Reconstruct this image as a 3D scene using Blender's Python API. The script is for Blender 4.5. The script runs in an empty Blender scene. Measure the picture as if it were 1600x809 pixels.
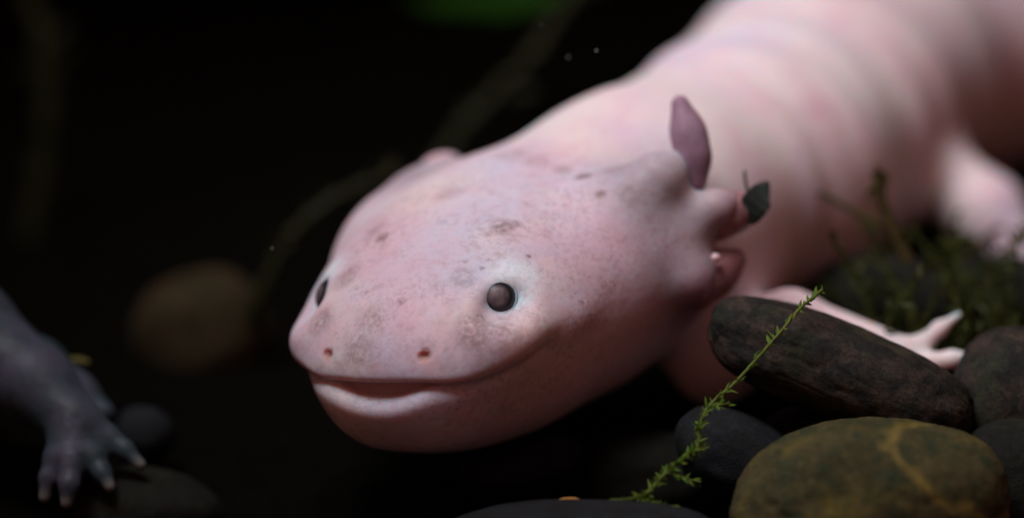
import bpy, bmesh, math, random
import numpy as np
from mathutils import Vector, Matrix, noise as mnoise

# ------------------------------------------------------------------ camera, world, lamps, exposure
S = 0.01                       # all modelling below is in centimetres
PITCH = math.radians(18)       # the camera looks down by this much
CAM_D = 40.0                   # cm from lens to the near eye
PXCM = 125.0                   # photograph pixels per cm at that distance
CAM_H = 16.2                   # height of the camera over the tank floor, cm
cp, sp = math.cos(PITCH), math.sin(PITCH)
sc = bpy.context.scene
col = sc.collection

def view_to_world(v):
    """view frame (x right, y away from lens measured from the focus plane, z up) -> world cm"""
    v = np.asarray(v, float)
    x, y, z = v[..., 0], v[..., 1] + CAM_D, v[..., 2]
    return np.stack([x, y * cp + z * sp, CAM_H - y * sp + z * cp], -1)
def world_to_view(w):
    w = np.asarray(w, float)
    x, Y, Z = w[..., 0], w[..., 1], w[..., 2] - CAM_H
    return np.stack([x, Y * cp - Z * sp - CAM_D, Y * sp + Z * cp], -1)
def P(px, py, d):
    """view-frame point seen at photograph pixel px, py, d cm behind the focus plane"""
    k = (CAM_D + d) / CAM_D / PXCM
    return np.array([(px - 800) * k, d, (404.5 - py) * k])
def W(px, py, d):
    return view_to_world(P(px, py, d))

cam_d = bpy.data.cameras.new('camera')
cam = bpy.data.objects.new('camera', cam_d); col.objects.link(cam)
cam.location = (0, 0, CAM_H * S)
cam.rotation_euler = (math.radians(90) - PITCH, 0, 0)
cam_d.sensor_width = 36
cam_d.lens = 36 * CAM_D / (1600 / PXCM)
cam_d.clip_start = 0.01; cam_d.clip_end = 20
cam_d.dof.use_dof = True
cam_d.dof.focus_distance = (CAM_D + 0.15) * S
cam_d.dof.aperture_fstop = 5.8
cam_d.dof.aperture_blades = 0
sc.camera = cam

w = bpy.data.worlds.new('World'); sc.world = w; w.use_nodes = True
w.node_tree.nodes['Background'].inputs[0].default_value = (1.0, 0.42, 0.31, 1)
w.node_tree.nodes['Background'].inputs[1].default_value = 0.16

def area(name, loc, target, sx, sy, power, color, spread=180):
    l = bpy.data.lights.new(name, 'AREA'); l.shape = 'RECTANGLE'
    l.size = sx * S; l.size_y = sy * S; l.energy = power; l.color = color
    l.spread = math.radians(spread)
    o = bpy.data.objects.new(name, l); col.objects.link(o)
    o.location = Vector(loc) * S
    o.rotation_euler = (Vector(target) - Vector(loc)).to_track_quat('-Z', 'Y').to_euler()
    return o
# the aquarium lamp hood above the tank
area('tank_lamp', (-8.5, 35.5, 40), (6.4, 44, 4.5), 24, 18, .26, (0.97, 0.965, 1.0), 58)
sc.view_settings.view_transform = 'Standard'; sc.view_settings.look = 'None'
sc.view_settings.exposure = 0; sc.view_settings.gamma = 1
sc.cycles.use_denoising = True
sc.cycles.max_bounces = 8
random.seed(7); rng = np.random.default_rng(7)

# ------------------------------------------------------------------ object helpers
def mesh_obj(name, verts_world, faces, mat, parent=None, origin=None, smooth=True, normals=None):
    """one mesh object; verts in world cm; origin in world cm (ignored under a parent)"""
    base = parent['_o'] if parent is not None and '_o' in parent else None
    o_w = np.array(parent_origin[parent.name]) if parent is not None else np.array(origin if origin is not None else (0, 0, 0), float)
    me = bpy.data.meshes.new(name)
    v = (np.asarray(verts_world, float) - o_w) * S
    if isinstance(faces, np.ndarray):
        n = faces.shape[1]
        me.vertices.add(len(v)); me.vertices.foreach_set('co', v.astype(np.float32).ravel())
        me.loops.add(faces.size); me.loops.foreach_set('vertex_index', faces.astype(np.int32).ravel())
        me.polygons.add(len(faces)); me.polygons.foreach_set('loop_start', np.arange(0, faces.size, n, dtype=np.int32))
        me.update(calc_edges=True); me.validate()
    else:
        me.from_pydata(v.tolist(), [], faces); me.update()
    if smooth: me.polygons.foreach_set('use_smooth', np.ones(len(me.polygons), bool))
    o = bpy.data.objects.new(name, me); col.objects.link(o)
    if mat: me.materials.append(mat)
    if parent is not None:
        o.parent = parent
    else:
        o.location = Vector(o_w) * S
    parent_origin[o.name] = o_w
    return o
parent_origin = {}
def empty(name, loc):
    o = bpy.data.objects.new(name, None); col.objects.link(o); o.empty_display_size = 0.01
    o.location = Vector(loc) * S; parent_origin[o.name] = np.array(loc, float)
    return o
def tag(o, label=None, cat=None, group=None, kind=None):
    if label: o['label'] = label
    if cat: o['category'] = cat
    if group: o['group'] = group
    if kind: o['kind'] = kind
    return o
def attr(o, name, vals):
    a = o.data.attributes.new(name, 'FLOAT', 'POINT')
    a.data.foreach_set('value', np.asarray(vals, np.float32))

# ------------------------------------------------------------------ material helpers
class N:
    def __init__(s, name):
        s.m = bpy.data.materials.new(name); s.m.use_nodes = True
        s.t = s.m.node_tree; s.b = s.t.nodes['Principled BSDF']
        tc = s.t.nodes.new('ShaderNodeTexCoord'); mp = s.t.nodes.new('ShaderNodeMapping')
        mp.inputs['Scale'].default_value = (1 / S,) * 3
        s.t.links.new(tc.outputs['Object'], mp.inputs[0]); s.co = mp.outputs[0]
    def put(s, sock, v):
        if hasattr(v, 'is_linked'): s.t.links.new(v, sock)
        else:
            if isinstance(v, (tuple, list)) and len(v) == 3 and sock.type == 'RGBA': v = tuple(v) + (1,)
            sock.default_value = v
    def noise(s, scale, detail=4, rough=.55, co=None, dist=0., out='Fac', off=None):
        n = s.t.nodes.new('ShaderNodeTexNoise')
        c = co or s.co
        if off is not None:
            a = s.t.nodes.new('ShaderNodeVectorMath'); a.inputs[1].default_value = off
            s.t.links.new(c, a.inputs[0]); c = a.outputs[0]
        s.t.links.new(c, n.inputs['Vector'])
        n.inputs['Scale'].default_value = scale; n.inputs['Detail'].default_value = detail
        n.inputs['Roughness'].default_value = rough; n.inputs['Distortion'].default_value = dist
        return n.outputs[out]
    def voro(s, scale, feature='F1', out='Distance', rand=1.):
        n = s.t.nodes.new('ShaderNodeTexVoronoi'); n.feature = feature
        s.t.links.new(s.co, n.inputs['Vector']); n.inputs['Scale'].default_value = scale
        n.inputs['Randomness'].default_value = rand
        return n.outputs[out]
    def ramp(s, v, *stops):
        n = s.t.nodes.new('ShaderNodeValToRGB'); e = n.color_ramp.elements
        while len(e) < len(stops): e.new(.5)
        for el, (p, c) in zip(e, stops):
            el.position = p
            el.color = (c, c, c, 1) if isinstance(c, (int, float)) else tuple(c) + (1,)
        s.put(n.inputs[0], v); return n.outputs[0]
    def mix(s, f, a, b, mode='MIX'):
        n = s.t.nodes.new('ShaderNodeMix'); n.data_type = 'RGBA'; n.blend_type = mode
        s.put(n.inputs[0], f); s.put(n.inputs[6], a); s.put(n.inputs[7], b); return n.outputs[2]
    def math(s, op, a, b=0., c=None):
        n = s.t.nodes.new('ShaderNodeMath'); n.operation = op
        s.put(n.inputs[0], a); s.put(n.inputs[1], b)
        if c is not None: s.put(n.inputs[2], c)
        return n.outputs[0]
    def attr(s, name):
        n = s.t.nodes.new('ShaderNodeAttribute'); n.attribute_name = name; return n.outputs['Fac']
    def bump(s, h, strength, dist, prev=None):
        n = s.t.nodes.new('ShaderNodeBump'); n.inputs['Strength'].default_value = strength
        n.inputs['Distance'].default_value = dist * S
        s.put(n.inputs['Height'], h)
        if prev is not None: s.t.links.new(prev, n.inputs['Normal'])
        return n.outputs[0]
    def fin(s, color, rough=.6, spec=.3, normal=None, sss=0., rad=None, sscale=.1, trans=None):
        s.put(s.b.inputs['Base Color'], color); s.put(s.b.inputs['Roughness'], rough)
        s.put(s.b.inputs['Specular IOR Level'], spec)
        if normal is not None: s.t.links.new(normal, s.b.inputs['Normal'])
        if sss:
            s.b.inputs['Subsurface Weight'].default_value = sss
            s.b.inputs['Subsurface Radius'].default_value = rad
            s.b.inputs['Subsurface Scale'].default_value = sscale * S
        return s.m

def skin_mat(name):
    n = N(name)
    big = n.ramp(n.noise(.5, 3, .5), (.38, 0.), (.62, 1.))
    c = n.mix(big, (.69, .475, .55), (.60, .55, .66))
    c = n.mix(n.ramp(n.noise(.8, 3, .5, off=(9, 3, 1)), (.45, 0.), (.75, .75)), c, (.74, .64, .60))
    c = n.mix(n.ramp(n.noise(2.2, 4, .6, off=(2, 7, 4)), (.45, 0.), (.8, .5)), c, (.66, .39, .46))
    # lavender grey of the gill stalks and the back of the head
    c = n.mix(n.attr('grey'), c, (.22, .20, .24))
    c = n.mix(n.attr('plum'), c, (.27, .12, .17))
    c = n.mix(n.attr('pale'), c, (.74, .80, .86))
    c = n.mix(n.math('MULTIPLY', n.math('SUBTRACT', 1., n.attr('head')), n.ramp(n.noise(.7, 4, .6, off=(5, 8, 2)), (.38, .0), (.62, .75))), c, (.75, .68, .66))
    # fine pigment freckles, denser on the head
    fr = n.ramp(n.noise(13, 7, .8), (.48, 0.), (.66, 1.))
    fr = n.math('MULTIPLY', fr, n.ramp(n.noise(1.5, 4, .65, off=(4, 1, 6)), (.38, .12), (.66, 1.)))
    fr = n.math('MULTIPLY', fr, n.attr('head'))
    c = n.mix(n.math('MULTIPLY', fr, .6), c, (.19, .11, .12))
    sm = n.math('MULTIPLY', n.ramp(n.noise(5, 6, .7, off=(8, 1, 1)), (.48, 0.), (.68, .5)), n.ramp(n.noise(1.2, 4, .6, off=(6, 2, 9)), (.40, .1), (.62, 1.)))
    c = n.mix(n.math('MULTIPLY', sm, n.attr('head')), c, (.36, .24, .28))
    # hair-thin veins
    v = n.t.nodes.new('ShaderNodeTexVoronoi'); v.feature = 'DISTANCE_TO_EDGE'
    wv = n.t.nodes.new('ShaderNodeVectorMath'); wv.operation = 'MULTIPLY_ADD'
    n.t.links.new(n.noise(2.5, 4, .6, out='Color'), wv.inputs[0]); wv.inputs[1].default_value = (.55,) * 3
    n.t.links.new(n.co, wv.inputs[2]); n.t.links.new(wv.outputs[0], v.inputs['Vector']); v.inputs['Scale'].default_value = 1.3
    ve = n.ramp(v.outputs['Distance'], (0., 1.), (.016, 0.))
    ve = n.math('MULTIPLY', ve, n.ramp(n.noise(1.1, 3, .6, off=(1, 9, 2)), (.52, 0.), (.68, .5)))
    ve = n.math('MULTIPLY', ve, n.attr('head'))
    c = n.mix(ve, c, (.42, .13, .13))
    # dusty stains: a shape of their own, broken up by noise
    st = n.math('MULTIPLY', n.attr('stain'), n.ramp(n.noise(11, 6, .75, off=(3, 3, 8)), (.34, 0.), (.56, 1.)))
    c = n.mix(st, c, (.13, .06, .05))
    c = n.mix(n.attr('inner'), c, (.50, .25, .22))
    b = n.bump(n.noise(26, 5, .65), .25, .012)
    b = n.bump(n.noise(4.5, 4, .6), .28, .05, b)
    return n.fin(c, .5, .22, b, 1., (1., .30, .20), .28)

def stone_mat(name, c1, c2, c3, scale=1., rough=.75, vein=None, off=(0, 0, 0), speck=.5, algae=None, spec=.15):
    n = N(name)
    a = n.noise(.9 * scale, 6, .65, off=off)
    c = n.mix(n.ramp(a, (.35, 0.), (.65, 1.)), c1, c2)
    c = n.mix(n.ramp(n.noise(2.1 * scale, 7, .7, off=(off[0] + 5, off[1], off[2])), (.46, 0.), (.62, .95)), c, c3)
    f = n.noise(14 * scale, 6, .75, off=(off[0], off[1] + 4, off[2]))
    c = n.mix(n.ramp(f, (.35, speck), (.6, 0.)), c, tuple(x * .35 for x in c1))
    c = n.mix(n.ramp(n.noise(9 * scale, 5, .7, off=(off[0], off[1], off[2] + 7)), (.58, 0.), (.72, speck)), c, tuple(min(1, x * 1.9) for x in c2))
    if vein is not None:
        (vx, vy, vz), vo, vw, vc = vein          # a mineral vein: plane with noisy offset
        sx = n.t.nodes.new('ShaderNodeVectorMath'); sx.operation = 'DOT_PRODUCT'
        n.t.links.new(n.co, sx.inputs[0]); sx.inputs[1].default_value = (vx, vy, vz)
        d = n.math('ADD', sx.outputs['Value'], vo); d.node.name = 'vein_offset'
        d = n.math('ADD', d, n.math('MULTIPLY', n.math('SUBTRACT', n.noise(1.3, 5, .6), .5), .55))
        d = n.math('ABSOLUTE', d)
        d = n.math('DIVIDE', d, vw)
        d = n.math('MULTIPLY', n.ramp(d, (0., 1.), (.35, .75), (1., 0.)), n.ramp(n.noise(3, 5, .7, off=(2, 2, 2)), (.32, .12), (.6, 1.)))
        c = n.mix(d, c, vc)
    if algae is not None:
        g = n.ramp(n.noise(1.6, 6, .7, off=(off[0] + 1, off[1] + 11, off[2])), (.52, 0.), (.66, .8))
        g = n.math('MULTIPLY', g, n.ramp(n.noise(12, 5, .75, off=(7, off[1], 2)), (.35, .2), (.6, 1.)))
        c = n.mix(g, c, algae)
    b = n.bump(n.noise(3.5 * scale, 5, .6), .3, .12)
    b = n.bump(n.noise(22 * scale, 6, .8), .7, .03, b)
    return n.fin(c, rough, spec, b)

def plain_mat(name, c1, c2, scale=4., rough=.6, spec=.25, sss=0., var=None):
    n = N(name)
    c = n.mix(n.ramp(n.noise(scale, 5, .65), (.35, 0.), (.65, 1.)), c1, c2)
    return n.fin(c, rough, spec, n.bump(n.noise(scale * 6, 4, .6), .3, .02), sss, (.6, .8, .3), .08)

# ------------------------------------------------------------------ implicit-surface modelling
def smin(a, b, k):
    h = np.maximum(k - np.abs(a - b), 0) / k
    return np.minimum(a, b) - h * h * k * .25
def smax(a, b, k): return -smin(-a, -b, k)
def sstep(a, b, x):
    t = np.clip((x - a) / (b - a), 0, 1); return t * t * (3 - 2 * t)
def ellipsoid(p, c, r):
    q = p - np.asarray(c, p.dtype); r = np.asarray(r, p.dtype)
    k0 = np.sqrt(((q / r) ** 2).sum(-1)); k1 = np.sqrt(((q / (r * r)) ** 2).sum(-1)) + 1e-6
    return k0 * (k0 - 1) / k1
def superell(p, c, r, e):
    q = np.abs(p - np.asarray(c, p.dtype)) / np.asarray(r, p.dtype) + 1e-6
    g = (q ** e).sum(-1) ** (1. / e)
    return (g - 1) * min(r) * .9
def cone(p, a, b, ra, rb):
    a = np.asarray(a, p.dtype); b = np.asarray(b, p.dtype)
    ab = b - a; t = np.clip(((p - a) @ ab) / (ab @ ab), 0, 1)
    d = p - a - t[:, None] * ab
    return np.sqrt((d * d).sum(-1)) - (ra + (rb - ra) * t)
def chain(p, pts, rs, k, pad=None):
    if pad is not None:                                  # only worth working out near the limb
        a = np.array(pts); lo = (a.min(0) - max(rs) - pad).astype(p.dtype); hi = (a.max(0) + max(rs) + pad).astype(p.dtype)
        m = ((p > lo) & (p < hi)).all(-1)
        d = np.full(len(p), 9., p.dtype)
        if m.any(): d[m] = chain(p[m], pts, rs, k)
        return d
    d = None
    for i in range(len(pts) - 1):
        e = cone(p, pts[i], pts[i + 1], rs[i], rs[i + 1])
        d = e if d is None else smin(d, e, k)
    return d

def polygonise(f, lo, hi, h, refine=1):
    """surface nets on a narrow band, then the vertices are pulled onto f = 0"""
    lo = np.array(lo, np.float32); n = np.ceil((np.array(hi) - lo) / h).astype(int)
    B = 4; n = (n // B + 1) * B
    hc = h * B; nc = n // B
    g = np.stack(np.meshgrid(*[np.arange(m) for m in nc], indexing='ij'), -1).reshape(-1, 3)
    fc = f((lo + (g + .5) * hc).astype(np.float32))
    near = np.abs(fc) < hc * 1.5
    F = np.repeat(np.repeat(np.repeat(np.where(fc < 0, -1., 1.).astype(np.float32).reshape(nc), B, 0), B, 1), B, 2)
    gb = g[near] * B
    off = np.stack(np.meshgrid(*[np.arange(B)] * 3, indexing='ij'), -1).reshape(-1, 3)
    idx = (gb[:, None, :] + off[None]).reshape(-1, 3)
    vals = np.concatenate([f((lo + c * h).astype(np.float32)) for c in np.array_split(idx, max(1, len(idx) // 300000))])
    F[idx[:, 0], idx[:, 1], idx[:, 2]] = vals
    neg = F < 0
    cnt = np.zeros(np.array(F.shape) - 1, np.int8)
    for a in (0, 1):
        for b in (0, 1):
            for c in (0, 1):
                cnt += neg[a:F.shape[0] - 1 + a, b:F.shape[1] - 1 + b, c:F.shape[2] - 1 + c]
    act = (cnt > 0) & (cnt < 8)
    cells = np.argwhere(act); vid = -np.ones(act.shape, np.int64); vid[act] = np.arange(len(cells))
    V = (lo + (cells + .5) * h).astype(np.float32)
    quads = []
    for ax in range(3):
        sl0 = [slice(None)] * 3; sl1 = [slice(None)] * 3
        sl0[ax] = slice(0, -1); sl1[ax] = slice(1, None)
        e = np.argwhere(neg[tuple(sl0)] != neg[tuple(sl1)])
        u, w_ = (ax + 1) % 3, (ax + 2) % 3
        e = e[(e[:, u] > 0) & (e[:, w_] > 0) & (e[:, u] < act.shape[u]) & (e[:, w_] < act.shape[w_])]
        flip = ~neg[tuple(e.T)]
        q = []
        for du, dw in ((-1, -1), (0, -1), (0, 0), (-1, 0)):
            c = e.copy(); c[:, u] += du; c[:, w_] += dw; q.append(vid[tuple(c.T)])
        q = np.stack(q, -1); q[flip] = q[flip][:, ::-1]; quads.append(q)
    Q = np.concatenate(quads)
    def project(V, it, lim):
        for _ in range(it):
            G, val = grad(f, V)
            st = val[:, None] * G / np.maximum((G * G).sum(-1, keepdims=True), .05)
            ln = np.linalg.norm(st, axis=-1, keepdims=True)
            V = V - st * np.minimum(1, lim / np.maximum(ln, 1e-6))
        return V.astype(np.float32)
    def relax(V, Q):
        acc = np.zeros_like(V); c = np.zeros(len(V), np.float32)
        m = V[Q].mean(1)
        for k in range(4):
            for a in range(3): acc[:, a] += np.bincount(Q[:, k], m[:, a], len(V)).astype(np.float32)
            c += np.bincount(Q[:, k], minlength=len(V)).astype(np.float32)
        return acc / np.maximum(c, 1)[:, None]
    V = project(V, 2, h); V = relax(V, Q); V = project(V, 1, h * .6)
    for _ in range(refine):
        ed = np.sort(np.stack([Q, np.roll(Q, -1, 1)], -1).reshape(-1, 2), -1)
        key = ed[:, 0].astype(np.int64) * len(V) + ed[:, 1]
        uk, inv = np.unique(key, return_inverse=True)
        mid = (V[uk // len(V)] + V[uk % len(V)]) * .5
        fm = V[Q].mean(1); nv, ne = len(V), len(mid)
        E = inv.reshape(-1, 4) + nv; C = np.arange(len(Q)) + nv + ne
        V = np.concatenate([V, mid, fm])
        Q = np.concatenate([np.stack([Q[:, k], E[:, k], C, E[:, k - 1]], -1) for k in range(4)])
        V = project(V, 1, h * .4)
    return V, Q
def grad(f, V, e=.01):
    K = np.array([(1, -1, -1), (-1, -1, 1), (-1, 1, -1), (1, 1, 1)], np.float32)   # tetrahedral differences
    fs = [f(V + k * e) for k in K]
    return sum(k * v[:, None] for k, v in zip(K, fs)) / (4 * e), sum(fs) / 4

# ------------------------------------------------------------------ the axolotl
PSI, PHI = math.radians(30), math.radians(22)
hf = np.array([-math.sin(PSI) * math.cos(PHI), -math.cos(PSI) * math.cos(PHI), -math.sin(PHI)])
hl = np.array([math.cos(PSI), -math.sin(PSI), 0.])
hu = np.cross(hf, hl)
HO = P(656, 452, 0.95)                                  # midpoint between the eyes
HM = np.stack([hf, hl, hu], -1)                         # columns: forward, left, up
def head_local(p): return (p - HO.astype(np.float32)) @ HM.astype(np.float32)
def H(F, L, U): return HO + hf * F + hl * L + hu * U

def head_shape(q):
    a = q.copy(); a[:, 1] = np.abs(a[:, 1]) * np.where(q[:, 1] < 0, 1.13, 1. + .13 * sstep(-2.9, -.8, a[:, 0]))
    a[:, 0] = np.where(a[:, 0] > -.2, -.2 + (a[:, 0] + .2) * .93, a[:, 0])
    t_ = -.85 - a[:, 2]; under = .5 * (t_ + np.sqrt(t_ * t_ + .16))
    a[:, 1] = a[:, 1] * (1 + .16 * under)                                       # the head narrows to the throat
    a[:, 0] = a[:, 0] + .04 * np.maximum(0, -1.35 - a[:, 2])                    # and the chin falls back
    d = superell(a, (-1.70, 0, -.60), (2.05, 2.42, 1.50), 2.08)
    d = smin(d, ellipsoid(a, (-.5, 0, -.70), (1.62, 2.12, 1.17)), .6)
    d = smin(d, superell(a, (.10, 0, -.74), (1.15, 1.62, .74), 2.4), .5)
    d = smin(d, ellipsoid(a, (.22, 1.46, -.46), (.62, .54, .56)), .26)          # muzzle pads
    d = smin(d, superell(a, (-.02, 0, -1.14), (1.22, 1.62, .80), 2.6), .35)      # lower jaw
    d = smin(d, ellipsoid(a, (-1.4, 0, -1.46), (1.9, 2.3, 1.02)), .5)           # throat
    d = smin(d, ellipsoid(a, (-.18, 1.27, -.27), (.50, .40, .36)), .32)         # brow round the eye
    d = smin(d, ellipsoid(a, (-.62, 1.86, -.60), (.80, .42, .28)), .20)         # cheek roll behind the eye
    d = smin(d, ellipsoid(a, (-2.2, 1.78, -.82), (1.30, 1.0, 1.30)), .5)        # jaw muscles
    d = smax(d, -ellipsoid(a, (.40, 1.74, -.02), (.34, .34, .19)), .32)          # dip between brow and snout
    return d
_q = np.stack([np.linspace(.2, 1.6, 300), np.full(300, .72), np.full(300, -.36)], -1).astype(np.float32)
NOSTRIL = _q[np.argmax(head_shape(_q) > 0)]             # where the snout surface is
def head_sdf(p):
    q = head_local(p)
    Fq, L, U = q[:, 0], q[:, 1], q[:, 2]
    s = head_shape(q)
    aL = np.abs(L)
    m = sstep(-.55, .55, Fq)                             # 1 at the lips, 0 behind the corner of the mouth
    mid = np.exp(-(np.abs(L - .05) / .66) ** 2.4)
    um = -.68 - np.where(L > 0, .17, .08) * np.exp(-((aL - 1.30) / .46) ** 2) + .26 * sstep(.50, -.40, Fq)
    gap = -.06 + .25 * mid
    off = -.035 + np.where(L > 0, .17, .11) * sstep(.45, 1.6, aL)   # the lower jaw is narrower, its lip a little forward in front
    up = smax(s, um - U, .13 + .12 * sstep(.7, 1.4, aL))
    lo = smax(s + off, U - um + gap - .02, .27)
    d = np.minimum(smin(up, lo, .06), s + .10 + .16 * sstep(.6, 1.2, aL))
    d = s + (d - s) * m
    for sd in (1, -1):                                   # nostrils
        d = smax(d, -ellipsoid(q, NOSTRIL * (1, sd, 1), (.08, .07, .038)), .05)
    return d

torso = [(H(-2.6, 0, -.65), 1.42), (P(1000, 345, 4.2), 1.58), (P(1162, 275, 6.6), 1.80), (P(1268, 188, 9.0), 1.92),
         (P(1352, 115, 11.8), 1.80), (P(1490, 95, 14.5), 1.72), (P(1640, 80, 17.0), 1.4), (P(1800, 80, 19.0), 1.05), (P(1960, 90, 20.6), .6)]
larm = [(P(1120, 450, 4.3), .75), (P(1118, 560, 3.3), .60), (P(1235, 505, 3.0), .42), (P(1400, 562, 2.6), .34)]
lfing = [[(P(1400, 560, 2.6), .24), (P(1438, 540, 2.6), .14), (P(1468, 513, 2.65), .09), (P(1502, 488, 2.7), .025)],
         [(P(1400, 565, 2.6), .24), (P(1448, 567, 2.4), .14), (P(1488, 560, 2.3), .10), (P(1526, 554, 2.25), .03)],
         [(P(1400, 565, 2.6), .22), (P(1440, 590, 2.2), .16), (P(1480, 612, 2.0), .08)],
         [(P(1395, 570, 2.5), .22), (P(1415, 600, 2.1), .15), (P(1430, 640, 1.9), .08)]]
rarm = [(H(-3.9, -.9, -1.3), .75), (H(-4.3, -1.9, -1.9), .55), (H(-3.9, -1.9, -2.6), .4), (H(-3.7, -1.7, -3.0), .34)]
rfing = [[(H(-3.7, -1.7, -3.0), .22), (H(-3.7 + dx, -1.7 + dy, -3.25), .08)] for dx, dy in ((.4, -.6), (.6, -.1), (.5, .4), (.2, .6))]
hleg = [(P(1400, 190, 10.2), .72), (P(1462, 274, 8.6), .58), (P(1540, 332, 8.2), .56), (P(1590, 398, 7.9), .42)]
hfing = [[(P(1592, 412, 8.2), .3), (P(1592 + dx, 412 + dy, dd), .09)] for dx, dy, dd in ((-38, 42, 7.2), (-10, 58, 7.0), (25, 60, 7.0), (55, 52, 7.3), (75, 35, 7.8))]
gillbase = [[(H(-2.2, 1.75, .05), .62), (P(1030, 280, 1.7), .34), (P(1070, 248, 1.85), .13)],
            [(H(-2.6, 2.3, -.35), .55), (P(1120, 325, 1.75), .20), (P(1145, 318, 1.9), .12)],
            [(H(-2.5, 2.3, -.90), .55), (P(1080, 440, 1.7), .22), (P(1105, 428, 1.8), .12)],
            [(H(-2.9, -1.3, .05), .64), (H(-3.3, -1.46, .14), .38)],
            [(H(-3.3, -1.5, -.50), .55), (H(-3.65, -1.80, -.48), .24)],
            [(H(-3.2, -1.5, -1.0), .55), (H(-3.5, -1.80, -1.1), .24)]]
taxis = [np.array(t[0]) for t in torso]; 
tlen = np.concatenate([[0], np.cumsum([np.linalg.norm(taxis[i + 1] - taxis[i]) for i in range(len(taxis) - 1)])])
def torso_s(p):
    best = np.full(len(p), 1e9, np.float32); s = np.zeros(len(p), np.float32)
    for i in range(len(taxis) - 1):
        a = taxis[i].astype(np.float32); ab = (taxis[i + 1] - taxis[i]).astype(np.float32)
        t = np.clip(((p - a) @ ab) / (ab @ ab), 0, 1)
        d = np.linalg.norm(p - a - t[:, None] * ab, axis=-1)
        m = d < best; best[m] = d[m]; s[m] = tlen[i] + t[m] * (tlen[i + 1] - tlen[i])
    return s
def axo_sdf(p):
    d = chain(p, *zip(*torso), 1.2)
    m = np.abs(d) < .6
    s = torso_s(p[m])
    fold = np.sin((s - 2.6) * 2 * np.pi / 1.15)
    d[m] += (.034 * fold * (.5 + .7 * np.sin(s * 1.7 + p[m][:, 2] * 1.3)) + .03 * np.sin(s * 3.1 + p[m][:, 2] * 2.2 + p[m][:, 0]) - .01 * np.cos(s * 9.)) * sstep(2.6, 4.2, s) * sstep(13.5, 11.5, s)
    m = np.linalg.norm(p - H(-1.2, 0, -.6).astype(p.dtype), axis=-1) < 4.9
    if m.any(): d[m] = smin(d[m], head_sdf(p[m]), .55)
    for ch, k in ((larm, .55), (rarm, .5), (hleg, .35)):
        d = smin(d, chain(p, *zip(*ch), .2, .8), k)
    for fs in (lfing, rfing, hfing):
        for ch in fs: d = smin(d, chain(p, *zip(*ch), .1, .6), .10)
    for ch in gillbase: d = smin(d, chain(p, *zip(*ch), .2, .8), .38)
    return d

root = empty('axolotl', view_to_world(P(900, 640, 3)) * np.array([1, 1, 0]))
tag(root, 'pale pink axolotl with a broad smiling head, filling the middle of the picture', 'axolotl')
V, Q = polygonise(axo_sdf, (-4.2, -2.4, -4.2), (16, 22.5, 7), .068, 1)
body = mesh_obj('body', view_to_world(V), Q, skin_mat('pink_skin'), root)
q = head_local(V)
headm = sstep(-4.2, -2.0, q[:, 0])
attr(body, 'head', headm * .9 + .08)
gb = np.full(len(V), 9., np.float32)
for ch in gillbase: gb = np.minimum(gb, chain(V, *zip(*ch[-2:]), .2))
attr(body, 'grey', np.clip(sstep(1.0, .05, gb) * .6, 0, 1))
plum = np.full(len(V), 9., np.float32)
for ch in gillbase[1:3]: plum = np.minimum(plum, np.linalg.norm(V - (ch[-1][0] + np.array([-.02, 0, -.3])).astype(np.float32), axis=-1))
attr(body, 'plum', sstep(.7, .25, plum) * .8)
EYES = [H(-.10, 1.28, -.03), H(-.10, -1.28, -.03)]
pale = np.zeros(len(V), np.float32)
for e in EYES: pale = np.maximum(pale, sstep(.52, .24, np.linalg.norm(V - e.astype(np.float32), axis=-1)) * .95)
for ch in lfing: pale = np.maximum(pale, sstep(.5, .1, np.linalg.norm(V - ch[-1][0].astype(np.float32), axis=-1)) * .7)
attr(body, 'pale', pale)
s_in = head_shape(q)
attr(body, 'inner', np.maximum(sstep(-.05, -.12, s_in) * (q[:, 2] > -1.1) * (q[:, 0] > -.4) * (np.abs(q[:, 2] + .82) < .3) * sstep(1.15, .8, np.abs(q[:, 1])),
     np.max([sstep(.10, .04, np.linalg.norm((q - NOSTRIL * np.array([1, sd, 1])) / np.array([1.4, 1.2, 1.]), axis=-1)) for sd in (1, -1)], 0)))
# dirt and pigment smudges: nearest skin vertex under each, then a soft spot in space
k = (CAM_D + V[:, 1]) / CAM_D / PXCM
ix, iy = V[:, 0] / k + 800, 404.5 - V[:, 2] / k
stain = np.zeros(len(V), np.float32)
for (sx_, sy_, r, st) in ((910, 272, .16, .95), (935, 300, .12, .7), (880, 262, .2, .4), (800, 240, .35, .3), (840, 250, .3, .35), (785, 350, .22, .7), (765, 360, .1, .5), (806, 345, .1, .6),
                          (597, 368, .15, .8), (585, 355, .25, .45), (760, 402, .05, 1.), (752, 415, .04, 1.), (830, 396, .05, 1.), (724, 402, .06, .6), (755, 492, .10, .9),
                          (740, 510, .38, .5), (790, 520, .3, .4), (720, 430, .25, .4), (626, 468, .09, .6), (540, 430, .3, .45), (575, 500, .3, .35), (912, 469, .045, 1.),
                          (500, 500, .3, .5), (560, 545, .35, .35), (700, 300, .3, .3), (990, 300, .3, .35), (960, 260, .3, .35), (665, 552, .09, .8), (515, 549, .08, .7), (640, 270, .3, .3)):
    dd = (ix - sx_) ** 2 + (iy - sy_) ** 2 + np.where(V[:, 1] > 5, 1e6, 0)
    cand = np.argsort(dd)[:12]; c = V[cand[np.argmin(V[cand, 1])]]
    stain = np.maximum(stain, st * sstep(r, r * .25, np.linalg.norm(V - c, axis=-1)))
attr(body, 'stain', stain)

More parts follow.
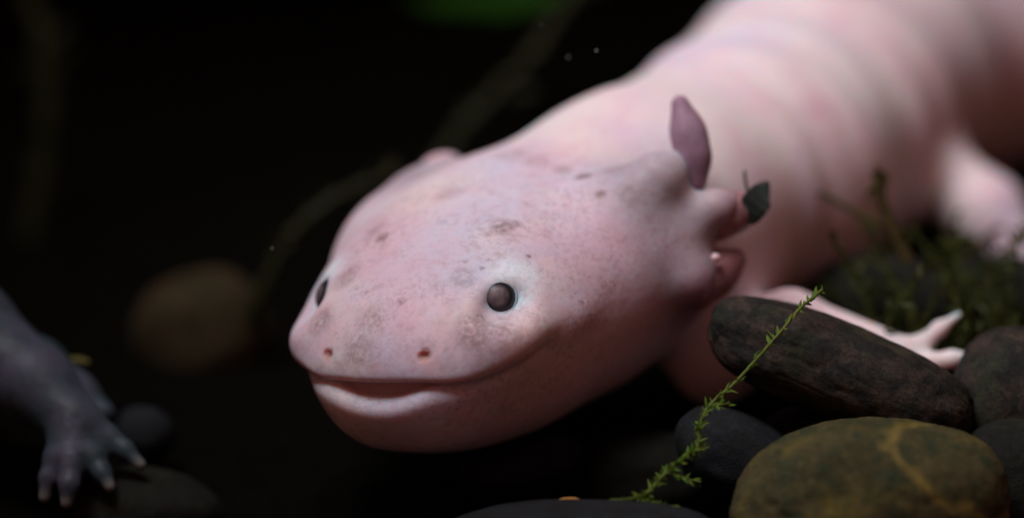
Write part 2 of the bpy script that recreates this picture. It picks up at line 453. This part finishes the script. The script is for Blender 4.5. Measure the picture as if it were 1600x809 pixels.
# eyes: eyeball with a brown pupil cap and a bluish ring
def sphere_cap(c, r, axis, ang, nu=40, nv=14, squash=1.):
    axis = np.array(axis, float); axis /= np.linalg.norm(axis)
    a = np.cross(axis, (0, 0, 1.)); a /= np.linalg.norm(a); b = np.cross(axis, a)
    v = [c + axis * r * squash]; fcs = []
    for i in range(1, nv + 1):
        t = ang * i / nv
        for j in range(nu):
            f_ = 2 * math.pi * j / nu
            v.append(c + axis * r * math.cos(t) * squash + (a * math.cos(f_) + b * math.sin(f_)) * r * math.sin(t))
    for j in range(nu): fcs.append((0, 1 + j, 1 + (j + 1) % nu))
    for i in range(nv - 1):
        for j in range(nu):
            o_ = 1 + i * nu
            fcs.append((o_ + j, o_ + nu + j, o_ + nu + (j + 1) % nu, o_ + (j + 1) % nu))
    return np.array(v), fcs
def eye_mat(name, c1, c2, sc_, rough):
    n = N(name)
    c = n.mix(n.ramp(n.noise(sc_, 4, .6), (.4, 0.), (.62, 1.)), c1, c2)
    return n.fin(c, rough, .35)
m_eye = eye_mat('eye_black', (.006, .008, .012), (.012, .016, .022), 12, .3)
n = N('pupil_brown')
c = n.mix(n.ramp(n.noise(9, 4, .6), (.4, 0.), (.62, 1.)), (.10, .072, .085), (.18, .135, .15))
m_pup = n.fin(n.mix(n.ramp(n.attr('rad'), (.55, 0.), (1., 1.)), c, (.008, .010, .014)), .4, .25)
m_rim = eye_mat('eye_rim_blue', (.22, .34, .44), (.34, .46, .56), 20, .5)
for sd, lab in ((1, 'dark eye seen straight on'), (-1, 'dark eye at the edge of the snout')):
    axis = hl * .60 * sd + hf * .54 + hu * .48
    axis = axis / np.linalg.norm(axis)
    # find the skin along the axis, seat the ball in it
    c0 = H(-.17, .86 * sd, -.34); ts = np.linspace(0, 1.6, 400)
    pts = (c0 + ts[:, None] * axis).astype(np.float32)
    surf = pts[np.argmax(axo_sdf(pts) > 0)]
    c = surf - axis * (.155 if sd > 0 else .12)
    v_, f_ = sphere_cap(c, .272, axis, math.pi * .98, 48, 30)
    e = mesh_obj('eye', view_to_world(v_), f_, m_eye, root); e['label'] = lab
    pa = axis - (hl * .14 + hu * .10 if sd > 0 else 0.); pa /= np.linalg.norm(pa)
    v_, f_ = sphere_cap(c + pa * .003, .273, pa, math.radians(36), 40, 10)
    pu = mesh_obj('pupil', view_to_world(v_), f_, m_pup, e)
    attr(pu, 'rad', [0.] + [i / 10 for i in range(1, 11) for _ in range(40)])
    # rim: thin ring of skin round the ball
    a = np.cross(axis, (0, 0, 1.)); a /= np.linalg.norm(a); b = np.cross(axis, a)
    vv, ff = [], []; nu, nv = 48, 10; R0, r0 = .224, .022
    cc = c + axis * .158
    for i in range(nu):
        t = 2 * math.pi * i / nu; dr = a * math.cos(t) + b * math.sin(t)
        for j in range(nv):
            g_ = 2 * math.pi * j / nv
            vv.append(cc + dr * (R0 + r0 * math.cos(g_)) + axis * r0 * .8 * math.sin(g_))
            ff.append((i * nv + j, ((i + 1) % nu) * nv + j, ((i + 1) % nu) * nv + (j + 1) % nv, i * nv + (j + 1) % nv))
    mesh_obj('eyelid', view_to_world(vv), ff, m_rim, e)

# gills: short fleshy stalks
def gill_mat(name, c1, c2):
    n = N(name)
    c = n.mix(n.ramp(n.noise(3, 4, .6), (.35, 0.), (.65, 1.)), c1, c2)
    return n.fin(c, .5, .2, n.bump(n.noise(9, 4, .6), .3, .03), 1., (1, .4, .35), .10)
g_plum = gill_mat('gill_plum', (.26, .15, .21), (.33, .22, .29))
g_brown = gill_mat('gill_brown', (.22, .095, .105), (.33, .17, .18))
g_pink = gill_mat('gill_pink', (.55, .38, .43), (.62, .46, .52))
def gill(pts, rs, mat, flat=None, lab=None):
    pts = [np.array(p_) for p_ in pts]
    f = lambda p: chain(p, pts, rs, .3)
    lo = np.min(pts, 0) - max(rs) - .15; hi = np.max(pts, 0) + max(rs) + .15
    v_, q_ = polygonise(f, lo, hi, .05, 0)
    o = mesh_obj('gill', view_to_world(v_), q_, mat, root)
    if lab: o['label'] = lab
    return o
gill([P(1088, 285, 1.8), P(1084, 245, 1.82), P(1075, 205, 1.85), P(1063, 163, 1.9)], [.13, .165, .165, .12], g_plum, lab='plum coloured finger-like gill standing up')
gill([P(1120, 345, 1.9), P(1150, 330, 2.0), P(1176, 322, 2.05)], [.26, .20, .12], g_brown, lab='short brownish gill stalk with a dark leaf on its end')
gill([P(1085, 450, 1.9), P(1120, 425, 2.0), P(1150, 404, 2.1)], [.30, .24, .12], g_brown, lab='lowest brownish gill lying back against the neck')
gill([H(-3.2, -1.46, .18), H(-3.4, -1.52, .28), H(-3.7, -1.56, .34)], [.32, .26, .15], g_pink, lab='small pink gill peeping over the far side of the head')
gill([H(-3.6, -1.75, -.48), H(-4.0, -2.0, -.45)], [.22, .12], g_pink)
gill([H(-3.45, -1.75, -1.08), H(-3.85, -2.0, -1.15)], [.22, .12], g_pink)
# white tip of the lowest gill, a bead of skin
gill([P(1117, 402, 1.55), P(1121, 404, 1.6)], [.06, .055], gill_mat('gill_white', (.62, .46, .5), (.68, .54, .58)), lab='tiny pale gill bud')

# ------------------------------------------------------------------ the other axolotl, only a foot in the frame
foot2 = empty('axolotl', view_to_world(P(-40, 700, 2.2)) * np.array([1, 1, 0]))
tag(foot2, 'dark mottled axolotl reaching in from the left edge, only its foot showing', 'axolotl')
arm2 = [(P(-190, 400, 3.6), .95), (P(-60, 520, 2.9), .72), (P(55, 600, 2.2), .50), (P(118, 662, 1.8), .36)]
arm2b = [(P(-40, 530, 3.4), .55), (P(60, 575, 3.0), .38), (P(120, 615, 2.8), .27), (P(160, 645, 2.6), .17)]
fing2 = [[(P(112, 660, 1.8), .26), (P(88, 715, 1.5), .16), (P(76, 745, 1.4), .115), (P(70, 776, 1.35), .08)],
         [(P(112, 660, 1.8), .28), (P(112, 720, 1.4), .20), (P(108, 757, 1.2), .13), (P(104, 785, 1.15), .08)],
         [(P(118, 660, 1.8), .28), (P(145, 712, 1.5), .17), (P(160, 738, 1.35), .12), (P(172, 760, 1.25), .075)],
         [(P(120, 655, 1.8), .26), (P(165, 682, 1.7), .17), (P(195, 702, 1.6), .12), (P(220, 726, 1.5), .075)]]
tor2 = [(P(-180, 395, 6.5), 1.4), (P(-330, 375, 5.2), 1.75), (P(-560, 350, 6.5), 1.9), (P(-760, 340, 9.0), 1.5), (P(-930, 330, 12.0), .9), (P(-1060, 320, 15.0), .4)]
def foot_sdf(p):
    d = smin(chain(p, *zip(*arm2), .2), chain(p, *zip(*tor2), .8), .5)
    d = smin(d, chain(p, *zip(*arm2b), .15), .12)
    for ch in fing2: d = smin(d, chain(p, *zip(*ch), .08), .13)
    return d
V2, Q2 = polygonise(foot_sdf, (-22.5, -.2, -4), (-4.2, 16, 4.2), .075, 1)
n = N('dark_skin')
c = n.mix(n.ramp(n.noise(1.3, 5, .6), (.35, 0.), (.65, 1.)), (.018, .052, .058), (.07, .07, .105))
c = n.mix(n.ramp(n.noise(3.5, 5, .7, off=(5, 5, 5)), (.52, 0.), (.66, .8)), c, (.02, .025, .025))
c = n.mix(n.attr('tip'), c, (.13, .13, .12))
m_dark = n.fin(c, .5, .25, n.bump(n.noise(8, 5, .65), .4, .04), .6, (.5, .3, .25), .12)
b2 = mesh_obj('body', view_to_world(V2), Q2, m_dark, foot2)
tip = np.zeros(len(V2))
for ch in fing2: tip = np.maximum(tip, sstep(.18, .05, np.linalg.norm(V2 - ch[-1][0].astype(np.float32), axis=-1)))
attr(b2, 'tip', tip)

# ------------------------------------------------------------------ tank floor, back wall
def sand_mat():
    n = N('dark_sand')
    c = n.mix(n.ramp(n.noise(3, 6, .7), (.35, 0.), (.65, 1.)), (.0025, .0024, .0018), (.0055, .005, .0035))
    return n.fin(c, .95, .02, n.bump(n.noise(14, 6, .75), .8, .12))
gx, gy = np.meshgrid(np.linspace(-45, 45, 150), np.linspace(25, 95, 130), indexing='ij')
gz = np.array([[.16 * mnoise.noise((x * .35, y * .35, 0)) + .08 * mnoise.noise((x * 1.1, y * 1.1, 4)) for x, y in zip(a, b)] for a, b in zip(gx, gy)]) - .1
idx = np.arange(gx.size).reshape(gx.shape)
fl = np.stack([idx[:-1, :-1], idx[1:, :-1], idx[1:, 1:], idx[:-1, 1:]], -1).reshape(-1, 4)
tag(mesh_obj('tank_floor', np.stack([gx, gy, gz], -1).reshape(-1, 3), fl, sand_mat()), kind='structure')
m_wall = plain_mat('tank_back', (.006, .006, .006), (.010, .010, .009), .3, .9, .1)
tag(mesh_obj('tank_back_wall', [(-45, 92, -2), (45, 92, -2), (45, 92, 50), (-45, 92, 50), (-45, 93, -2), (45, 93, -2), (45, 93, 50), (-45, 93, 50)],
             [(0, 1, 2, 3), (5, 4, 7, 6), (4, 0, 3, 7), (1, 5, 6, 2), (3, 2, 6, 7), (4, 5, 1, 0)], m_wall, smooth=False), kind='structure')

# ------------------------------------------------------------------ stones
def stone(px, py, d, r, rot, mat, label, seed, bumpy=.12, e=2.3, group=None, name='river_stone', cat='stone', sub=5, chip=0.):
    """a rounded pebble centred at a pixel/depth, radii in cm, rot = euler degrees in the view frame"""
    bm = bmesh.new(); bmesh.ops.create_icosphere(bm, subdivisions=sub, radius=1)
    v = np.array([x.co[:] for x in bm.verts]); f = [[y.index for y in x.verts] for x in bm.faces]; bm.free()
    g = (np.abs(v) ** e).sum(-1) ** (-1 / e); v = v * g[:, None]
    off = Vector((seed * 3.1, seed * 1.7, seed * .9))
    dsp = np.array([mnoise.noise(Vector(x) * .9 + off) * 1. + .45 * mnoise.noise(Vector(x) * 2.1 + off) + .12 * mnoise.noise(Vector(x) * 5. + off) for x in v])
    v = v * (1 + bumpy * dsp)[:, None]
    if chip:                                             # pits and chips of a weathered surface
        dd = np.array([min(0., mnoise.noise(Vector(x) * 7 + off) + .12) * 1.6 + .5 * mnoise.noise(Vector(x) * 16 + off) + .3 * mnoise.noise(Vector(x) * 34 + off) for x in v])
        v = v * (1 + chip * dd)[:, None]
    v = v * np.array(r)
    from mathutils import Euler
    R = np.array(Euler([math.radians(a) for a in rot]).to_matrix())
    c = P(px, py, d)
    vw = view_to_world(c + v @ R.T); cw = view_to_world(c)
    o = mesh_obj(name, vw, f, mat, origin=(cw[0], cw[1], vw[:, 2].min()))
    tag(o, label, cat, group)
    return o
m_olive = stone_mat('olive_stone', (.050, .046, .018), (.105, .080, .032), (.024, .042, .020), 1.7, .7,
                    ((.57, -.25, .80), 0., .075, (.20, .145, .035)), (3, 1, 2), .8, (.16, .12, .02))
m_char = stone_mat('charcoal_stone', (.010, .011, .0095), (.022, .020, .018), (.065, .043, .032), 1.2, .65, None, (8, 2, 5), .7, (.035, .045, .02))
m_grey = stone_mat('blue_grey_stone', (.009, .011, .014), (.019, .022, .027), (.010, .010, .009), 1.2, .7, None, (1, 8, 3), .5)
m_brown = stone_mat('brown_stone', (.04, .024, .010), (.052, .034, .016), (.018, .021, .008), 1.0, .85, None, (4, 4, 1), .4)
m_dark = stone_mat('dark_stone', (.008, .0085, .007), (.016, .016, .013), (.02, .021, .013), 1.3, .8, None, (2, 5, 9), .5)
m_amber = stone_mat('amber_pebble', (.45, .20, .05), (.55, .28, .09), (.30, .12, .03), 3, .5, None, (1, 1, 1), .4)
olive = stone(1362, 800, -.55, (1.72, 1.25, 1.17), (0, -4, 12), m_olive, 'large olive brown stone with a yellow vein, front right', 1, .09, sub=6, chip=.016)
vp = (W(1400, 706, -1.55) - parent_origin[olive.name]) @ np.array((.57, -.25, .80))      # where the vein crosses the crown
m_olive.node_tree.nodes['vein_offset'].inputs[1].default_value = -vp
stone(1312, 578, .9, (1.72, .85, .62), (0, 21, -10), m_char, 'long charcoal stone lying in front of the pink arm', 2, .10, 2.5, sub=6, chip=.016)
stone(1605, 612, 1.5, (.95, 1.0, .85), (0, 10, 0), m_char, 'rough dark stone cut by the right edge', 3, .10, chip=.018)
stone(1155, 715, 1.0, (.85, .8, .55), (0, 25, 0), m_grey, 'small blue grey stone behind the moss strand', 4, .09, chip=.012)
stone(905, 868, -.9, (1.85, 1.1, .70), (0, -1, 0), m_grey, 'flat blue grey stone along the bottom edge', 5, .06, 2.6)
stone(318, 520, 8.5, (1.05, 1.0, .95), (0, -12, 0), m_brown, 'round brown stone in the dim background left of the snout', 6, .08)
stone(235, 800, 2.2, (.95, .9, .58), (0, 8, 0), m_dark, 'dark mossy stone beside the toes of the dark foot', 7, .09)
stone(225, 678, 3.6, (.42, .4, .38), (0, 15, 0), m_grey, 'small grey stone between the dark foot and the brown stone', 8, .1, sub=4)
stone(815, 728, 2.2, (.85, .7, .42), (0, -12, 0), m_grey, 'dim blue grey stone under the chin', 9, .08)
stone(1400, 480, 5.6, (1.3, 1.0, .72), (0, 10, 0), m_dark, 'black stone behind the pink arm', 10, .08)
stone(1330, 700, 1.6, (1.2, .8, .6), (0, 5, 0), m_dark, 'black stone wedged under the long charcoal stone', 11, .08)
stone(1585, 745, .6, (.7, .8, .75), (0, 0, 0), m_dark, 'black stone in the lower right corner', 12, .08)
stone(1020, 740, 2.6, (1.1, .9, .6), (0, 0, 0), m_dark, 'black stone in the shadow under the throat', 14, .08)
stone(1560, 470, 7.2, (1.1, .9, .7), (0, 0, 0), m_dark, 'mossy black stone under the hind foot', 15, .08)
stone(888, 787, -.55, (.17, .10, .085), (0, -4, 0), m_amber, 'tiny amber pebble on the flat grey stone', 16, .10, name='amber_pebble', cat='pebble', sub=3)

# ------------------------------------------------------------------ moss
class Tri:
    def __init__(s): s.v = []; s.f = []
    def tube(s, pts, rs, nu=7):
        pts = [np.array(p_, float) for p_ in pts]; b0 = len(s.v)
        for i, p_ in enumerate(pts):
            t = pts[min(i + 1, len(pts) - 1)] - pts[max(i - 1, 0)]; t /= np.linalg.norm(t) + 1e-9
            a = np.cross(t, (.31, .9, .2)); a /= np.linalg.norm(a) + 1e-9; b = np.cross(t, a)
            for j in range(nu):
                g = 2 * math.pi * j / nu; s.v.append(p_ + (a * math.cos(g) + b * math.sin(g)) * rs[i])
        for i in range(len(pts) - 1):
            for j in range(nu):
                s.f.append((b0 + i * nu + j, b0 + i * nu + (j + 1) % nu, b0 + (i + 1) * nu + (j + 1) % nu, b0 + (i + 1) * nu + j))
        s.f.append(tuple(range(b0 + nu - 1, b0 - 1, -1))); s.f.append(tuple(b0 + (len(pts) - 1) * nu + j for j in range(nu)))
    def leaf(s, p_, d, side, L, wd, curl=.25):
        """a pointed keeled leaf of six faces with thickness from its fold"""
        d = d / np.linalg.norm(d); side = side - d * (side @ d); side /= np.linalg.norm(side) + 1e-9
        nrm = np.cross(d, side); b0 = len(s.v)
        for t, ww in ((0, .35), (.3, 1.), (.65, .7), (1., .03)):
            c = p_ + d * L * t + nrm * curl * L * t * t
            s.v += [c - side * wd * ww + nrm * wd * .5 * ww, c, c + side * wd * ww + nrm * wd * .5 * ww]
        for i in range(3):
            o_ = b0 + 3 * i
            s.f += [(o_, o_ + 1, o_ + 4, o_ + 3), (o_ + 1, o_ + 2, o_ + 5, o_ + 4)]
def smooth_path(pts, n_):
    pts = np.array(pts, float); out = []
    m = len(pts)
    for i in range(m - 1):
        p0, p1, p2, p3 = pts[max(i - 1, 0)], pts[i], pts[i + 1], pts[min(i + 2, m - 1)]
        for t in np.linspace(0, 1, n_, endpoint=False):
            out.append(.5 * (2 * p1 + (p2 - p0) * t + (2 * p0 - 5 * p1 + 4 * p2 - p3) * t * t + (3 * p1 - p0 - 3 * p2 + p3) * t ** 3))
    out.append(pts[-1]); return np.array(out)
def moss_strand(stem, leaves, path, r0, r1, dens, L, spread=.8):
    """stem tube plus rows of tiny leaves; dens(t) leaves per cm"""
    path = np.array(path); seg = np.linalg.norm(np.diff(path, axis=0), axis=1); cum = np.concatenate([[0], np.cumsum(seg)])
    stem.tube(path, [r0 + (r1 - r0) * i / (len(path) - 1) for i in range(len(path))], 6)
    s_ = 0.
    while s_ < cum[-1]:
        t = s_ / cum[-1]; i = min(np.searchsorted(cum, s_, 'right') - 1, len(seg) - 1)
        p_ = path[i] + (path[i + 1] - path[i]) * (s_ - cum[i]) / seg[i]
        tan = (path[i + 1] - path[i]) / seg[i]
        rv = rng.normal(size=3); rv -= tan * (rv @ tan); rv /= np.linalg.norm(rv)
        dr = tan * rng.uniform(.2, 1.1) + rv * rng.uniform(.3, 1.1) * spread
        ll = L * rng.uniform(.35, 1.45)
        leaves.leaf(p_, dr, np.cross(dr, rng.normal(size=3)), ll, ll * .17, rng.uniform(-.3, .35))
        s_ += rng.uniform(.5, 1.5) / max(dens(t), .5)
def moss_mat(name, c1, c2, c3, sss=.5):
    n = N(name)
    c = n.mix(n.ramp(n.noise(1.6, 4, .6), (.35, 0.), (.65, 1.)), c1, c2)
    c = n.mix(n.ramp(n.noise(5, 4, .6, off=(3, 3, 3)), (.55, 0.), (.7, .7)), c, c3)
    m = n.fin(c, .55, .2)
    t = n.t.nodes.new('ShaderNodeBsdfTranslucent'); n.t.links.new(c, t.inputs[0])
    mx = n.t.nodes.new('ShaderNodeMixShader'); mx.inputs[0].default_value = .35
    n.t.links.new(n.b.outputs[0], mx.inputs[1]); n.t.links.new(t.outputs[0], mx.inputs[2])
    n.t.links.new(mx.outputs[0], n.t.nodes['Material Output'].inputs['Surface'])
    return m
m_moss = moss_mat('moss_green', (.10, .19, .02), (.16, .23, .03), (.14, .12, .03))
m_stem = moss_mat('moss_stem', (.12, .17, .025), (.16, .17, .04), (.13, .09, .03))
m_mossd = moss_mat('moss_dark', (.032, .045, .008), (.058, .062, .012), (.07, .045, .014))
m_msb = moss_mat('moss_brown', (.085, .055, .02), (.06, .05, .016), (.05, .06, .016))

def moss_thing(name, label, pts, r0, r1, dens, L, ms, ml, extra=(), group=None, cat='moss', spread=.8, seg=14):
    st, lv = Tri(), Tri()
    path = view_to_world(smooth_path([P(*p_) for p_ in pts], seg))
    moss_strand(st, lv, path, r0, r1, dens, L, spread)
    for ex in extra:
        moss_strand(st, lv, view_to_world(smooth_path([P(*p_) for p_ in ex], 8)), r0 * .6, r1 * .6, dens, L * .9, spread)
    o = empty(name, path[0]); tag(o, label, cat, group)
    mesh_obj('stem', st.v, st.f, ms, o)
    x = mesh_obj('leaves', lv.v, lv.f, ml, o, smooth=False); x['kind'] = 'stuff'
    return o
moss_thing('moss_strand', 'bright green moss strand slanting up across the charcoal stone',
           [(975, 815, -.75), (1010, 772, -.7), (1050, 728, -.6), (1088, 700, -.5), (1092, 668, -.4), (1110, 632, -.3), (1148, 598, -.2), (1190, 552, -.15), (1225, 512, -.05), (1250, 482, .1), (1285, 452, .35)],
           .024, .020, lambda t: 140 if t < .42 else (110 if t < .55 else (30 if t < .86 else 60)), .11, m_stem, m_moss,
           extra=[[(1020, 765, -.7), (985, 778, -.8), (958, 780, -.8)], [(1045, 738, -.6), (1075, 748, -.6), (1095, 752, -.6)],
                  [(1005, 780, -.7), (1030, 790, -.8), (1060, 790, -.85)], [(1075, 708, -.5), (1095, 703, -.5), (1108, 698, -.5)],
                  [(1108, 634, -.3), (1125, 632, -.35), (1140, 630, -.3)]])
moss_thing('moss_sprig', 'upright dark green moss sprig with a forked tip against the belly',
           [(1420, 410, 3.6), (1398, 365, 3.6), (1380, 320, 3.6), (1370, 285, 3.6), (1368, 266, 3.6)], .10, .055, lambda t: 24, .18, m_msb, m_mossd,
           extra=[[(1376, 312, 3.6), (1380, 290, 3.55), (1384, 272, 3.5)], [(1372, 292, 3.6), (1360, 298, 3.6), (1354, 300, 3.6)]])
moss_thing('moss_sprig', 'thin brown bare sprig leaning left across the belly',
           [(1400, 365, 3.9), (1365, 345, 4.0), (1325, 325, 4.1), (1290, 306, 4.2), (1280, 305, 4.2)], .06, .05, lambda t: 5, .10, m_msb, m_msb)
# the blurred moss bed on the right: nobody could count its strands
st, lv = Tri(), Tri()
for i in range(60):
    px, py = rng.uniform(1350, 1660), rng.uniform(425, 580)
    d = rng.uniform(3.0, 6.2) - (py - 450) * .008
    if px < 1400 and py < 400: continue
    p0 = P(px, py + rng.uniform(20, 60), d)
    h = rng.uniform(.5, 1.3); dx = rng.normal(0, .5); dy = rng.normal(0, .4)
    pts = [p0, p0 + np.array([dx * .3, dy * .3, h * .5]), p0 + np.array([dx, dy, h])]
    moss_strand(st, lv, view_to_world(smooth_path(pts, 5)), .03, .015, lambda t: 16, .2)
v_ = st.v + lv.v; f_ = st.f + [tuple(a + len(st.v) for a in q_) for q_ in lv.f]
tag(mesh_obj('moss_bed', v_, f_, m_mossd, origin=W(1500, 560, 4.5), smooth=False), 'blurred bed of dark green moss round the hind foot', 'moss', kind='stuff')

# ------------------------------------------------------------------ leaf scrap caught on the gill
def leaf_blade(name, pts, widths, thick, mat, label, cat, up=(0, -1, 0), parent=None):
    path = smooth_path(pts, 8); n_ = len(path); wv = np.interp(np.linspace(0, 1, n_), np.linspace(0, 1, len(widths)), widths)
    v_, f_ = [], []; m = 9
    for sgn in (1, -1):
        for i in range(n_):
            t = path[min(i + 1, n_ - 1)] - path[max(i - 1, 0)]; t /= np.linalg.norm(t)
            sd = np.cross(t, up); sd /= np.linalg.norm(sd); nr = np.cross(sd, t)
            for j in range(m):
                a = j / (m - 1) * 2 - 1
                v_.append(path[i] + sd * a * wv[i] + nr * (sgn * thick * (1 - a * a) + .25 * wv[i] * a * a + .03 * wv[i] * math.sin(i * 1.3 + a * 3)))
    for k_ in (0, 1):
        o_ = k_ * n_ * m
        for i in range(n_ - 1):
            for j in range(m - 1):
                q_ = (o_ + i * m + j, o_ + i * m + j + 1, o_ + (i + 1) * m + j + 1, o_ + (i + 1) * m + j)
                f_.append(q_ if k_ == 0 else q_[::-1])
    o = mesh_obj(name, view_to_world(v_), f_, mat, parent=parent, origin=view_to_world(pts[0]))
    if label: tag(o, label, cat)
    return o
m_leafd = plain_mat('dead_leaf', (.010, .016, .015), (.022, .03, .025), 5, .6)
scrap = empty('leaf_scrap', view_to_world(P(1176, 348, 1.9)))
tag(scrap, 'dark green leaf scrap stuck on the end of the middle gill', 'leaf')
leaf_blade('blade', [P(1176, 350, 1.85), P(1178, 328, 1.8), P(1186, 305, 1.8), P(1200, 284, 1.85)], [.03, .15, .20, .13, .02], .03, m_leafd, None, None, parent=scrap)
tt = Tri(); tt.tube(view_to_world(smooth_path([P(1172, 312, 1.85), P(1166, 290, 1.9), P(1163, 266, 1.95)], 5)), [.022] * 10 + [.012], 6)
mesh_obj('stalk', tt.v, tt.f, m_msb, scrap)

# ------------------------------------------------------------------ dim plants far behind
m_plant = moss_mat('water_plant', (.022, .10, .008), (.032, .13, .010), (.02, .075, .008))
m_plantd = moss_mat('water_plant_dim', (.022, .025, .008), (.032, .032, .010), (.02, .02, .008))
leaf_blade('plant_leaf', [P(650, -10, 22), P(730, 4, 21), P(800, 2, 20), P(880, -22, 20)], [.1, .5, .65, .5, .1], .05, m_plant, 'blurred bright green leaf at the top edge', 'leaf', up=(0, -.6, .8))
for pts, rr, lab in (([(640, 330, 12), (700, 235, 12), (760, 160, 12), (830, 90, 12), (930, -60, 12)], .16, 'blurred olive stem slanting behind the head'),
                     ([(380, 520, 8), (420, 440, 7.5), (452, 380, 7.5), (500, 325, 7.5), (600, 275, 8)], .14, 'blurred olive stem beside the brow'),
                     ([(20, 560, 14), (55, 330, 14), (80, 150, 14), (40, -40, 14)], .25, 'faint grey stem near the left edge')):
    tt, lv = Tri(), Tri(); path = view_to_world(smooth_path([P(*p_) for p_ in pts], 8))
    path = path + rng.normal(0, .03, path.shape)
    moss_strand(tt, lv, path, rr, rr * .6, lambda t: 5, rr * 3.2)
    o = empty('water_weed', path[0]); tag(o, lab, 'water weed')
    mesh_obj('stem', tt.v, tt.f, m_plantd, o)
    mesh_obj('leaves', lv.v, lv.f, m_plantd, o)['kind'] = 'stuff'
leaf_blade('leaf_scrap', [P(108, 560, 3.2), P(125, 563, 3.1), P(140, 566, 3.0)], [.02, .07, .05, .02], .02, plain_mat('yellow_leaf', (.14, .12, .03), (.10, .09, .02)), 'tiny yellowish leaf scrap above the dark foot', 'leaf', up=(0, -.4, .9))
# drifting specks in the water
tt = Tri()
for (px, py, d, r) in ((932, 80, 1.5, .016), (888, 90, 2.2, .014), (425, 388, 1.4, .012), (846, 40, 2, .008)):
    c = view_to_world(P(px, py, d))
    tt.tube([c - [0, 0, r], c - [0, 0, r * .5], c + [0, 0, r * .5], c + [0, 0, r]], [r * .3, r, r, r * .3], 6)
tag(mesh_obj('water_specks', tt.v, tt.f, plain_mat('speck', (.22, .22, .2), (.3, .3, .28))), 'tiny pale specks drifting in the dark water', 'specks', kind='stuff')
